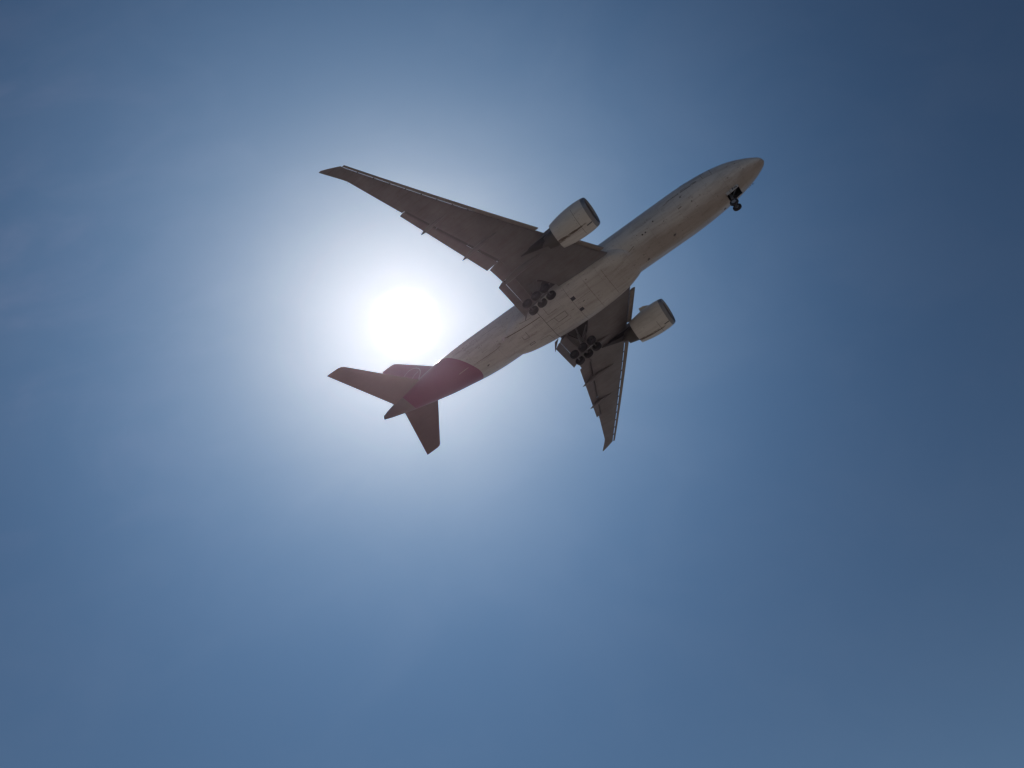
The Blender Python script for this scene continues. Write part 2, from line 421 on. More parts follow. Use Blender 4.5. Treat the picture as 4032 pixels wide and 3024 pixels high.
sts = [0.0, .03, .08, .15, .25, .38, .52, .7, .9, 1.15] + [1.4 + .4 * i for i in range(17)] + [8.6 + 0.8 * i for i in range(61)] + [57.0, 57.4, 57.7, 58.0]
bm = bmesh.new(); rings(bm, [fus_ring(s) for s in sts], True, False)
fv = list(bm.verts)
bm.verts.ensure_lookup_table()
bm.faces.new(list(bm.verts)[-NS:][::-1])
fus = link('fuselage', bm, m_fus, air)
# nose gear bay
cb = bmesh.new()
boxpts(cb, [P(4.2, -.62, -3.6), P(5.95, -.62, -3.6), P(5.95, .62, -3.6), P(4.2, .62, -3.6),
            P(4.2, -.62, -1.6), P(5.95, -.62, -1.6), P(5.95, .62, -1.6), P(4.2, .62, -1.6)])
cut(fus, cb, m_dark)
bm = bmesh.new(); rings(bm, [fus_ring(s) for s in [58.0, 58.4, 58.8, 59.2, 59.6, 60, 60.4, 60.8, 61.2, 61.6, 62, 62.3, 62.5, 62.6]], False, False)
tcone = link('tail_cone', bm, m_tailg, air)
# exhaust outlet of the auxiliary unit: a dark recessed slot with a small lip
bm = bmesh.new()
zt, zb, wd = prof(62.6); zc = (zt + zb) / 2; h = (zt - zb) / 2
def oval(s, fw_, fh): return [P(s, wd * fw_ * math.sin(k * math.pi / 18), zc - h * fh * math.cos(k * math.pi / 18)) for k in range(36)]
rings(bm, [oval(62.55, 1.1, 1.02), oval(62.68, 1.08, 1.04), oval(62.68, .8, .92), oval(62.3, .7, .85)], False, True)
link('exhaust_outlet', bm, m_dark, tcone)
fus_bvh = bvh_of(fus)

def decal(name, pts_uv, m, parent, where, off=0.012, step=0.22):
    """a thin painted or seam patch laid on a curved skin. pts_uv: quads as lists of 4 (s, v) with v an angle (fuselage) or y (belly)"""
    bm = bmesh.new()
    for q in pts_uv:
        a, b_, c, d = [Vector((p[0], p[1])) for p in q]
        L = max((b_ - a).length * (1 if where != 'fus' else .054 if abs(b_.x - a.x) < 1e-6 else 1), 0.01)
        n = max(1, min(40, int(L / step) + 1)); m2 = max(1, min(40, int(max(abs(d[0] - a[0]), abs(d[1] - a[1]) * (.054 if where == 'fus' else 1)) / step) + 1))
        g = []
        for i in range(n + 1):
            row = []
            for j in range(m2 + 1):
                u, v = i / n, j / m2
                p = a.lerp(b_, u).lerp(d.lerp(c, u), v)
                row.append(bm.verts.new(where_pt(where, p[0], p[1], off)))
            g.append(row)
        for i in range(n):
            for j in range(m2):
                bm.faces.new((g[i][j], g[i + 1][j], g[i + 1][j + 1], g[i][j + 1]))
    # give it body: 6 mm thick
    r = bmesh.ops.solidify(bm, geom=list(bm.faces), thickness=-0.004)
    return link(name, bm, m, parent, smooth=False)

def where_pt(where, s, v, off):
    if where == 'fus':
        return fus_pt(s, v, off)
    # belly fairing: dropped on from below
    o = P(s, v, -8)
    hit = fair_bvh.ray_cast(o, Vector((0, 0, 1)))
    if hit[0] is None: return P(s, v, -3.2)
    return hit[0] - Vector((0, 0, off))

def line(p, q, wid, fus_=True):
    """thin quad between two surface points; wid in metres"""
    k = 0.054 if fus_ else 1.0
    a = Vector((p[0], p[1] * k)); c = Vector((q[0], q[1] * k)); d = (c - a).normalized(); n = Vector((-d.y, d.x)) * wid / 2
    f = lambda v: (v.x, v.y / k)
    return [f(a - n), f(c - n), f(c + n), f(a + n)]
def poly(pts, wid, fus_=True):
    return [line(p, q, wid, fus_) for p, q in zip(pts, pts[1:])]
def spot(s, v, r, fus_=True, n=None):
    k = 0.054 if fus_ else 1
    return [[(s - r, v - r * .4 / k), (s - r * .4, v - r / k), (s + r * .4, v - r / k), (s + r, v - r * .4 / k)],
            [(s - r, v - r * .4 / k), (s + r, v - r * .4 / k), (s + r, v + r * .4 / k), (s - r, v + r * .4 / k)],
            [(s - r, v + r * .4 / k), (s + r, v + r * .4 / k), (s + r * .4, v + r / k), (s - r * .4, v + r / k)]]

# --- wing-to-body belly fairing
BS = [18.4, 19.4, 20.4, 21.6, 23, 25, 28, 31, 34, 36, 38, 39.3, 40.6]
BW = [1.0, 1.95, 2.55, 2.92, 3.17, 3.40, 3.55, 3.5, 3.35, 3.1, 2.7, 2.2, 1.2]
BZ = [-2.7, -3.05, -3.22, -3.36, -3.45, -3.52, -3.55, -3.55, -3.5, -3.42, -3.26, -3.08, -2.75]
def fair_ring(s):
    wd = pchip(BS, BW, s); zb = pchip(BS, BZ, s); zc = -1.3; h = zc - zb; out = []
    for k in range(64):
        a = k * 2 * math.pi / 64; sa, ca = math.sin(a), math.cos(a)
        n = 2 / 3.0 if ca > 0 else 1.0
        y = wd * math.copysign(abs(sa) ** (2 / 3.0), sa); z = zc - (h if ca > 0 else 0.9) * math.copysign(abs(ca) ** n, ca)
        out.append(P(s, y, z))
    return out
bm = bmesh.new(); rings(bm, [fair_ring(18.4 + i * 22.2 / 60) for i in range(61)])
fair = link('belly_fairing', bm, m_fus, air, angle=50)
fair_bvh = bvh_of(fair)
for sd in (1, -1):      # added pale rib standing for the highlight along the fairing edge
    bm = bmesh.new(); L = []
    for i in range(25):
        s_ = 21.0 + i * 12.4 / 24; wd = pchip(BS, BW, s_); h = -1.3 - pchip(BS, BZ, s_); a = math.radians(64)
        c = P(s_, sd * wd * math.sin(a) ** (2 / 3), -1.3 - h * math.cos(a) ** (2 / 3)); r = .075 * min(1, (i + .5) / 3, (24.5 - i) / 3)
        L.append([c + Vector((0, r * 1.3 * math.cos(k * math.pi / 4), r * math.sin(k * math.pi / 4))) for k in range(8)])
    rings(bm, L); link('root_highlight_rib', bm, m_grey, fair, angle=60)

# --- wings
def zw(y): return -2 + .105 * y + .0024 * y * y
def s_le(y): return 18.99 + .679 * y
def slat_c(y): return .78 - (.78 - .34) * (y - 4) / 27.0
def thick(y): return float(np.interp(y, [0, 3, 8, 12, 20, 26, 30, 32.45], [1.7, 1.55, 1.08, .85, .52, .36, .25, .07]))
def s_fix(y):   # nose of the fixed wing behind the slat
    if y <= 31.0: return s_le(y) + slat_c(y) + (.10 if y > 17 else .06 if y > 11 else -.04)
    return float(np.interp(y, [31.0, 31.45, 32.1, 32.45], [40.5, 40.72, 42.1, 42.95]))
def s_cove(y):
    return float(np.interp(y, [0, 8.5, 8.51, 10.9, 10.91, 22.9, 22.95, 29.6, 30.2, 32.45], [33.15, 33.15, 33.0, 33.1, 33.05, 38.2, 38.72, 41.3, 41.68, 43.33]))
def blunt(y): return .34 if y < 22.92 else .06

def build_wing(sd):
    def Q(s, y, z): return P(s, sd * y, z)
    ys = [2.2, 3.0, 4, 5, 6, 7, 8.5, 8.51, 9.5, 10.9, 10.91, 12, 13.5, 15, 17, 19, 21, 22.9, 22.95, 24.5, 26, 28, 29.6, 30.2, 31.0, 31.45, 31.8, 32.1, 32.3, 32.45]
    loops = []
    for y in ys:
        a, e, th_, zc = s_fix(y), s_cove(y), thick(y), zw(y)
        n = 14; lo, upn = [], []
        for i in range(n + 1):
            u = .5 - .5 * math.cos(math.pi * i / n)
            # rounded nose, fullest at 35 %, tapering to a blunt spar or a sharp edge
            g = math.sqrt(max(u, 0) * 2.2) if u < .12 else 1
            shape = min(1.0, 1.95 * math.sqrt(max(u, 0)) * (1 - .35 * u)) if u < .5 else 1.0
            tail = 1 - (1 - blunt(y)) * max(0, (u - .42) / .58) ** 1.6
            hgt = th_ / 2 * shape * tail
            s = a + (e - a) * u
            lo.append(Q(s, y, zc - hgt)); upn.append(Q(s, y, zc + hgt * .9))
        loops.append(lo + upn[::-1][:-1])
    bm = bmesh.new(); rings(bm, loops)
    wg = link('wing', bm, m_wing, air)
    # main gear leg bay
    cb = bmesh.new()
    poly_b = [(29.25, 3.0), (29.36, 3.85), (30.5, 5.5), (31.1, 5.95), (32.25, 5.9), (32.85, 4.3), (32.6, 3.0)]
    lo = [cb.verts.new(Q(s, y, -5)) for s, y in poly_b]; hi = [cb.verts.new(Q(s, y, -1.5)) for s, y in poly_b]
    cb.faces.new(lo); cb.faces.new(hi[::-1])
    for i in range(7): cb.faces.new((lo[i], hi[i], hi[(i + 1) % 7], lo[(i + 1) % 7]))
    cut(wg, cb, m_dark)

    # slats, drooped ahead of the fixed nose, one panel per bay
    spans = [(4.0, 8.75)] + [(11.3 + i * 3.3, 11.3 + (i + 1) * 3.3 - .04) for i in range(5)] + [(27.8, 31.3)]
    for y0, y1 in spans:
        bm = bmesh.new(); L = []
        for i in range(5):
            y = y0 + (y1 - y0) * i / 4; c = slat_c(y) * 1.0; s0 = s_le(y); z = zw(y) - .12 - .10 * thick(y); t_ = .10 + .11 * thick(y)
            L.append([Q(s0, y, z - .02), Q(s0 + .06 * c, y, z - .5 * t_), Q(s0 + .3 * c, y, z - .85 * t_), Q(s0 + .62 * c, y, z - .55 * t_), Q(s0 + c * .97, y, z + .0),
                      Q(s0 + c, y, z + .35 * t_ + .05), Q(s0 + .6 * c, y, z + 1.1 * t_), Q(s0 + .3 * c, y, z + .95 * t_), Q(s0 + .06 * c, y, z + .55 * t_)])
        rings(bm, L); link('slat', bm, m_slat, wg, angle=50)
    # slat tracks across the slot
    yy = [4.6, 6.4, 8.2] + [11.9 + 1.62 * i for i in range(12)]
    for y in yy:
        bm = bmesh.new(); a = s_le(y) + .55 * slat_c(y); e = s_fix(y) + .12
        slab(bm, [Q(a, y - .035, zw(y) - .16), Q(e, y - .035, zw(y) - .1), Q(e, y + .035, zw(y) - .1), Q(a, y + .035, zw(y) - .16)], (0, 0, .16))
        link('slat_track', bm, m_seam, wg, smooth=False)

    # trailing edge: thin upper spoiler panels over the coves
    for (y0, y1, ext) in ((3.2, 8.45, .85), (8.5, 10.9, .5), (10.95, 14.9, .5), (14.95, 18.9, .42), (18.95, 22.85, .36)):
        bm = bmesh.new(); e0, e1 = s_cove(y0 + .001), s_cove(y1)
        top0 = zw(y0) + thick(y0) * .9 / 2 * .5; top1 = zw(y1) + thick(y1) * .9 / 2 * .5
        slab(bm, [Q(e0 - .5, y0, top0), Q(e1 - .5, y1, top1), Q(e1 + ext * .75, y1, top1 - .12), Q(e0 + ext, y0, top0 - .2)], (0, 0, .05))
        link('spoiler', bm, m_cove_shade, wg, smooth=False)

    def flap_panel(name, root, tip, m=m_flap, n=10, k=7):
        """root / tip: (s_front, z_front, s_back, z_back, thickness, y)"""
        bm = bmesh.new(); L = []
        for j in range(k + 1):
            v = j / k; q = [root[i] * (1 - v) + tip[i] * v for i in range(6)]
            s0, z0, s1, z1, th_, y = q
            cx = Vector((s1 - s0, z1 - z0)); nn = Vector((-cx.y, cx.x)).normalized()
            lo, hi = [], []
            for i in range(n + 1):
                u = .5 - .5 * math.cos(math.pi * i / n)
                hgt = th_ / 2 * min(1, 2.4 * math.sqrt(u)) * (1 - u) ** .8 * 1.25 + .012
                camb = .22 * th_ * math.sin(math.pi * min(1, u * 1.1))
                p = Vector((s0, z0)) + cx * u
                a = p - nn * hgt + nn * camb; b_ = p + nn * hgt + nn * camb
                lo.append(Q(a.x, y, a.y)); hi.append(Q(b_.x, y, b_.y))
            L.append(lo + hi[::-1])
        rings(bm, L)
        return link(name, bm, m, wg, angle=40)
    # inboard double slotted flap
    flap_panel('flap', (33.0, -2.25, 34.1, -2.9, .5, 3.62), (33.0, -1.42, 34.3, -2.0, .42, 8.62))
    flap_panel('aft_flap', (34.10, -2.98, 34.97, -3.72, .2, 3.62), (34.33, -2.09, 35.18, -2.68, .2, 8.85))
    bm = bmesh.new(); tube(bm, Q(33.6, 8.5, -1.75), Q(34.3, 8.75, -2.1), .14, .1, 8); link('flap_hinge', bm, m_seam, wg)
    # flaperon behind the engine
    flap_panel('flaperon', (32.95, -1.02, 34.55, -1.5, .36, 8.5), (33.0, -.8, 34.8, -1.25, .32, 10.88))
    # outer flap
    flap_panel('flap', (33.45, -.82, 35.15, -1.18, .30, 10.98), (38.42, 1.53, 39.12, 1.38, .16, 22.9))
    # flap track fairings
    def canoe(y, s0, s1, z1, wmax, dmax, bend=.45, top=None):
        bm = bmesh.new(); L = []; n = 22
        for i in range(n + 1):
            u = i / n; s = s0 + (s1 - s0) * u
            r = math.sin(math.pi * min(.5, u + .01)) ** .9 if u < .5 else 1 - ((u - .5) / .5) ** 3.2
            r = max(r, .02)
            zb = zw(y) - thick(y) * .42
            zl = zb - .02 if u < bend else zb + (z1 - zb) * ((u - bend) / (1 - bend)) ** 1.15
            L.append([Q(s, y + wmax * r * math.sin(k * math.pi / 8), zl - dmax * r * (math.cos(k * math.pi / 8) * .75 + .25)) for k in range(16)])
        rings(bm, L); return link('flap_track_fairing', bm, m_wing, wg, angle=60)
    canoe(19.72, 34.4, 38.62, .32, .24, .36)
    canoe(14.14, 30.9, 36.72, -.95, .28, .46)
    canoe(8.5, 28.0, 35.0, -2.2, .42, .55, .55)
    bm = bmesh.new()   # track plate at the inboard end of the flap
    slab(bm, [Q(34.1, 3.42, -2.2), Q(34.75, 3.42, -2.5), Q(35.0, 3.42, -3.6), Q(35.15, 3.42, -4.35), Q(34.7, 3.42, -3.7)][:4], (0, sd * -.08, 0))
    link('flap_track_plate', bm, m_wing, wg, smooth=False)
    # static wicks near the aileron joint and tip
    for (s, y) in ((39.0, 23.5), (41.35, 29.55)):
        bm = bmesh.new(); tube(bm, Q(s - .2, y, zw(y)), Q(s + .16, y, zw(y) - .02), .02, .01, 6); link('static_wick', bm, m_wing, wg)

    # gear door hanging outboard of the leg and the small body door
    bm = bmesh.new(); slab(bm, [Q(30.9, 5.95, -1.75), Q(32.35, 5.95, -1.85), Q(32.2, 5.75, -3.7), Q(31.4, 5.75, -3.7)], Q(0, .05, 0) - Q(0, 0, 0))
    link('gear_leg_door', bm, m_wing, wg, smooth=False)
    bm = bmesh.new(); slab(bm, [Q(30.6, 5.3, -1.9), Q(31.5, 6.0, -1.8), Q(31.7, 5.9, -3.2), Q(31.3, 5.3, -3.2)], Q(0, .05, 0) - Q(0, 0, 0))
    link('gear_leg_door', bm, m_wing, wg, smooth=False)

    # ---------------- engine
    en = part('engine', air)
    ey, ez = 9.8, -2.60
    tilt = Vector((1, 0, .035 * 0)).normalized()
    C = Q(20.0, ey, ez)
    ax = Vector((-1, 0, -.01)).normalized()      # pointing aft
    U = Vector((0, 0, 1))
    def scarf(bm):      # the inlet plane leans so that it faces slightly downwards
        for v in bm.verts:
            x = (v.co - C).dot(ax)
            if x < 1.6: v.co.x -= -.085 * (v.co.z - C.z) * (1 - max(x, 0) / 1.6)
    lip = [(.22, 1.55), (.05, 1.64), (0, 1.71), (.03, 1.765), (.12, 1.815), (.28, 1.865), (.5, 1.91)]
    lip = [(a, b * 1.05) for a, b in lip]
    bm = bmesh.new(); lathe(bm, C, ax, U, lip, 64); scarf(bm); link('inlet_lip', bm, m_lip, en, angle=60)
    body = [(.5, 1.91), (.9, 1.955), (1.4, 1.985), (2.0, 1.99), (2.6, 1.975), (3.2, 1.935), (3.8, 1.865), (4.4, 1.77), (4.9, 1.68), (5.32, 1.585), (5.32, 1.55), (4.6, 1.6), (3.6, 1.6), (2.2, 1.56)]
    body = [(a, b * 1.05) for a, b in body]
    bm = bmesh.new(); lathe(bm, C, ax, U, body, 64); scarf(bm); nac = link('nacelle', bm, nacelle_material(C, sd), en, angle=40)
    nb = bvh_of(nac)
    bm = bmesh.new(); lathe(bm, C, ax, U, [(a, b * 1.05) for a, b in [(.22, 1.55), (.5, 1.49), (.8, 1.47), (1.3, 1.5), (1.9, 1.52)]], 64); scarf(bm); link('inlet_duct', bm, m_duct, en, angle=60)
    # fan and spinner
    bm = bmesh.new(); c2 = C + ax * 1.45
    for k in range(22):
        a = k * 2 * math.pi / 22
        r_ = Vector((0, math.cos(a), math.sin(a))); tg = Vector((0, -math.sin(a), math.cos(a)))
        pts = []
        for (rr, tw, ch) in ((.4, .3, .3), (.8, .55, .36), (1.2, .8, .4), (1.47, 1.0, .36)):
            d = tg * math.sin(tw) + Vector((-1, 0, 0)) * math.cos(tw)
            pts.append((c2 + r_ * rr - d * ch / 2, c2 + r_ * rr + d * ch / 2))
        vs_ = [(bm.verts.new(p), bm.verts.new(q)) for p, q in pts]
        for (p, q), (p2, q2) in zip(vs_, vs_[1:]): bm.faces.new((p, q, q2, p2))
    bmesh.ops.solidify(bm, geom=list(bm.faces), thickness=.02)
    link('fan', bm, m_fan, en)
    bm = bmesh.new(); lathe(bm, C, ax, U, [(.75, .01), (.85, .12), (1.05, .27), (1.3, .4), (1.6, .46)], 32, cap1=True); link('spinner', bm, m_fan, en)
    bm = bmesh.new(); lathe(bm, C, ax, U, [(2.0, .4), (2.05, 1.55), (2.1, 1.55), (2.15, .4)], 48, cap0=True, cap1=True); link('stator', bm, m_dark, en)
    bm = bmesh.new(); lathe(bm, C, ax, U, [(3.6, 1.32), (4.8, 1.28), (5.5, 1.16), (6.2, .98), (6.75, .84), (6.75, .77), (6.2, .85), (6.2, .3)], 48); link('core_cowl', bm, m_core, en, angle=50)
    bm = bmesh.new(); lathe(bm, C, ax, U, [(6.1, .55), (6.7, .46), (7.2, .26), (7.5, .05)], 32, cap0=True, cap1=True); link('exhaust_plug', bm, m_core, en)
    # inboard strake
    bm = bmesh.new()
    def npt(x, deg, off):
        a = math.radians(deg); r = float(np.interp(x, [p[0] for p in body[:10]], [p[1] for p in body[:10]])) + off
        return C + ax * x + Vector((0, sd * math.sin(a) * r, math.cos(a) * r))     # deg measured from the top towards the body
    sp_ = [npt(1.7, 44, -.05), npt(2.1, 44, .18), npt(2.6, 44, .40), npt(3.25, 44, .50), npt(3.3, 44, -.08), npt(2.4, 44, -.05)]
    f = bm.faces.new([bm.verts.new(p) for p in sp_]); bmesh.ops.solidify(bm, geom=[f], thickness=.05)
    link('strake', bm, m_nac, en, smooth=False)
    # seams, vents, fluid streaks on the nacelle
    def nacd(name, quads, m):
        bm = bmesh.new()
        for (x0, x1, a0, a1) in quads:
            n = max(1, int(abs(a1 - a0) / 4)); k = max(1, int(abs(x1 - x0) / .25)); g = []
            for i in range(n + 1):
                g.append([bm.verts.new(npt(x0 + (x1 - x0) * j / k, a0 + (a1 - a0) * i / n, .011)) for j in range(k + 1)])
            for i in range(n):
                for j in range(k): bm.faces.new((g[i][j], g[i + 1][j], g[i + 1][j + 1], g[i][j + 1]))
        bmesh.ops.solidify(bm, geom=list(bm.faces), thickness=-.004)
        return link(name, bm, m, nac, smooth=False)
    nacd('cowl_seam', [(1.98, 2.015, 150, 262)], m_seam); nacd('cowl_seam', [(2.1, 5.25, 179.8, 180.3)], m_soot)
    nacd('vent', [(.62, 1.35, 176, 180)], m_ink)
    for q_ in [(1.7, 1.78, 215, 216.2), (1.7, 1.78, 236, 237), (2.2, 2.28, 218, 219.3), (2.2, 2.3, 228, 229), (2.2, 2.28, 205, 206.2), (1.3, 1.36, 222, 223.5), (4.4, 4.48, 236, 237.5)]:
        nacd('latch', [q_], m_ink)
    # pylon
    bm = bmesh.new()
    secs = [(21.6, -.92, -.72, .10), (22.4, -.9, -.45, .26), (23.6, -1.1, -.3, .33), (25.0, -1.35, -.35, .36), (26.2, -2.1, -.5, .38), (27.3, -2.15, -.6, .38), (28.6, -1.8, -.7, .33), (30.0, -1.42, -.75, .22), (31.4, -1.1, -.8, .06)]
    L = []
    for s, z0, z1, hw in secs:
        L.append([Q(s, ey - hw, z1), Q(s, ey - hw, z0 * .6 + z1 * .4), Q(s, ey - hw * .8, z0 + .06), Q(s, ey, z0), Q(s, ey + hw * .8, z0 + .06), Q(s, ey + hw, z0 * .6 + z1 * .4), Q(s, ey + hw, z1)])
    rings(bm, L); link('pylon', bm, m_wing, en, angle=40)
    bm = bmesh.new()
    secs = [(25.4, -2.0, -1.3, .42), (26.6, -2.35, -1.4, .46), (27.6, -2.3, -1.4, .44), (28.6, -1.95, -1.3, .36), (29.8, -1.58, -1.2, .2), (30.6, -1.4, -1.15, .05)]
    L = []
    for s, z0, z1, hw in secs:
        L.append([Q(s, ey - hw, z1), Q(s, ey - hw * .85, z0 + .08), Q(s, ey, z0), Q(s, ey + hw * .85, z0 + .08), Q(s, ey + hw, z1)])
    rings(bm, L); link('heat_shield', bm, m_heat, en, angle=40)

    # ---------------- main gear
    g = part('main_landing_gear', air)
    yc = 5.475
    pivot = Q(31.68, yc, -5.22); slope = math.radians(10.5)
    top = Q(31.85, yc - .1, -1.7)
    bm = bmesh.new(); tube(bm, top, top.lerp(pivot, .55), .24, .22, 20); tube(bm, top.lerp(pivot, .5), pivot, .145, .145, 18)
    tube(bm, pivot + Vector((0, .3, 0)), pivot - Vector((0, .3, 0)), .2, .2, 16)
    link('strut', bm, m_gear, g)
    def tp(d, dy=0, dz=0): return Q(31.68 + d * math.cos(slope), yc + dy, -5.22 - d * math.sin(slope) + dz)
    bm = bmesh.new(); tube(bm, tp(-1.55), tp(1.55), .15, .15, 16)
    link('bogie_beam', bm, m_gear, g)
    for d in (-1.46, 0, 1.46):
        bm = bmesh.new(); tube(bm, tp(d, -.74), tp(d, .74), .075, .075, 12); link('axle', bm, m_gear, g)
    bm = bmesh.new(); tube(bm, top.lerp(pivot, .35), Q(31.2, 3.2, -2.2), .11, .09, 12); link('side_brace', bm, m_gear, g)
    bm = bmesh.new(); tube(bm, top.lerp(pivot, .42), Q(30.0, 4.4, -1.9), .1, .08, 12); link('drag_brace', bm, m_gear, g)
    bm = bmesh.new(); k0 = top.lerp(pivot, .5) + Vector((.25, 0, 0)); tube(bm, top.lerp(pivot, .5), k0 + Vector((.25, 0, -.5)), .06, .05, 8); tube(bm, k0 + Vector((.25, 0, -.5)), pivot + Vector((.2, 0, .25)), .05, .06, 8)
    link('torque_link', bm, m_gear, g)
    bm = bmesh.new(); tube(bm, tp(-.2, .1, .2), tp(-1.2, .1, .16), .08, .06, 10); tube(bm, tp(-.2, -.08, -.17), tp(-1.2, -.08, -.17), .06, .06, 10)
    link('brake_rod', bm, m_rim, g)
    for d in (-1.46, 0, 1.46):
        for dy in (-.71, .71):
            wheel(tp(d, dy), .67, .53, g, m_rimd)
    return wg

def wheel(c, r, wd, parent, rim_m):
    e = part('wheel', parent)
    h = wd / 2; ri = r * .5
    bm = bmesh.new()
    pr = [(-h * .72, ri), (-h * .92, ri + .07), (-h, (r + ri) / 2), (-h * .93, r - .09), (-h * .72, r - .025), (-h * .45, r - .004), (-h * .44, r - .016), (-h * .36, r - .016), (-h * .35, r),
          (-h * .05, r), (-h * .04, r - .014), (h * .04, r - .014), (h * .05, r), (h * .35, r), (h * .36, r - .016), (h * .44, r - .016), (h * .45, r - .004), (h * .72, r - .025), (h * .93, r - .09), (h, (r + ri) / 2), (h * .92, ri + .07), (h * .72, ri)]
    lathe(bm, c, (0, 1, 0), (0, 0, 1), pr, 40)
    link('tyre', bm, m_tyre, parent).name = 'tyre'
    bm = bmesh.new()
    pr = [(-h * .6, .03), (-h * .62, .1), (-h * .5, .12), (-h * .38, ri * .5), (-h * .42, ri * .82), (-h * .74, ri * .9), (-h * .78, ri + .01), (-h * .7, ri + .015), (h * .7, ri + .015), (h * .78, ri + .01), (h * .74, ri * .9), (h * .42, ri * .82), (h * .38, ri * .5), (h * .5, .12), (h * .62, .1), (h * .6, .03)]
    lathe(bm, c, (0, 1, 0), (0, 0, 1), pr, 32, cap0=True, cap1=True)
    link('rim', bm, rim_m, parent)
    bpy.data.objects.remove(e)

wing_r = build_wing(1)
wing_l = build_wing(-1)

# --- tailplanes
def build_tailplane(sd):
    def Q(s, y, z): return P(s, sd * y, z)
    L = []
    for y in (.9, 2, 3.5, 5, 6.5, 8, 9.5, 10.4, 10.7, 10.84, 10.9):
        le = 52.75 + (60.88 - 52.75) * (y - .3) / (10.75 - .3) if y < 10.55 else float(np.interp(y, [10.55, 10.72, 10.84, 10.9], [60.74, 61.0, 61.5, 63.1]))
        te = 59.25 + (63.62 - 59.25) * (y) / 10.9
        z = 1.0 + .125 * y; th_ = .55 * (1 - y / 12.5) if y < 10.8 else .04
        lo, hi = [], []
        for i in range(11):
            u = .5 - .5 * math.cos(math.pi * i / 10)
            h = th_ / 2 * min(1, 2.2 * math.sqrt(u)) * (1 - .96 * max(0, (u - .3) / .7))
            lo.append(Q(le + (te - le) * u, y, z - h)); hi.append(Q(le + (te - le) * u, y, z + h))
        L.append(lo + hi[::-1][:-1] )
    bm = bmesh.new(); rings(bm, L)
    o = link('tailplane', bm, m_tailg, air)
build_tailplane(1); build_tailplane(-1)

# --- fin
L = []
for z in (2.2, 3.0, 4.2, 5.5, 7, 8.5, 10, 11.2, 12.0, 12.4, 12.62, 12.72):
    le = float(np.interp(z, [2.2, 3.2, 5.45, 11.2, 12.3, 12.62, 12.72], [49.3, 51.0, 52.95, 58.72, 59.85, 60.35, 61.3]))
    te = float(np.interp(z, [2.2, 12.55, 12.72], [59.6, 62.7, 62.62]))
    th_ = float(np.interp(z, [2.2, 12.4, 12.72], [.78, .32, .06])); lo, hi = [], []
    for i in range(11):
        u = .5 - .5 * math.cos(math.pi * i / 10)
        h = th_ / 2 * min(1, 2.2 * math.sqrt(u)) * (1 - .96 * max(0, (u - .3) / .7))
        lo.append(P(le + (te - le) * u, -h, z)); hi.append(P(le + (te - le) * u, h, z))
    L.append(lo + hi[::-1][:-1])
bm = bmesh.new(); rings(bm, L); fin = link('fin', bm, m_burg, air)
finb = bvh_of(fin)
# thin pale outline of the emblem on each side of the fin
for sd in (1, -1):
    bm = bmesh.new()
    for c in ([(58.32, 7.38), (57.95, 7.66), (57.52, 7.8), (57.1, 7.84), (56.74, 7.78), (56.2, 7.58), (55.74, 7.25), (55.42, 6.87), (55.21, 6.45), (55.08, 6.02), (55.07, 5.59), (55.13, 5.25), (55.26, 4.92), (55.51, 4.37)],
              [(55.5, 6.08), (56.01, 6.0), (56.4, 5.8), (56.73, 5.5), (57.2, 5.0)]):
        pv = None
        for i, (s, z) in enumerate(c):
            a = c[max(0, i - 1)]; e = c[min(len(c) - 1, i + 1)]; d = Vector((e[0] - a[0], e[1] - a[1])).normalized(); n = Vector((-d.y, d.x)) * .045
            row = []
            for k in (-1, 1):
                h = finb.ray_cast(P(s + n.x * k, sd * 3, z + n.y * k), Vector((0, sd, 0)))[0]
                row.append(bm.verts.new((h if h else P(s, sd * .25, z)) + Vector((0, -sd * .012, 0))))
            if pv: bm.faces.new((pv[0], pv[1], row[1], row[0]))
            pv = row
    bmesh.ops.solidify(bm, geom=list(bm.faces), thickness=-.004)
    link('emblem', bm, m_embl, fin, smooth=False)

# --- nose gear
g = part('nose_landing_gear', air)
ax_ = P(5.82, 0, -5.1)
bm = bmesh.new(); tube(bm, P(5.45, 0, -1.9), P(5.66, 0, -3.9), .15, .14, 18); tube(bm, P(5.62, 0, -3.7), ax_, .09, .09, 16); tube(bm, ax_ + Vector((0, .3, 0)), ax_ - Vector((0, .3, 0)), .07, .07, 12)
link('strut', bm, m_gear, g)
bm = bmesh.new(); tube(bm, P(5.6, 0, -3.4), P(4.5, .0, -2.2), .07, .07, 12); link('drag_brace', bm, m_gear, g)
bm = bmesh.new(); tube(bm, P(5.68, 0, -3.9), P(6.05, 0, -4.4), .05, .04, 8); tube(bm, P(6.05, 0, -4.4), P(5.86, 0, -4.95), .04, .05, 8); link('torque_link', bm, m_gear, g)
for y in (-.16, .16):
    bm = bmesh.new(); lathe(bm, P(5.35, y, -3.45), (1, 0, -.1), (0, 0, 1), [(0, .02), (0, .08), (.1, .11), (.12, .1), (.1, .02)], 20, cap0=True); link('landing_light', bm, m_rimd, g)
for y in (-.44, .44):
    wheel(P(5.82, y, -5.1), .54, .38, g, m_rim)
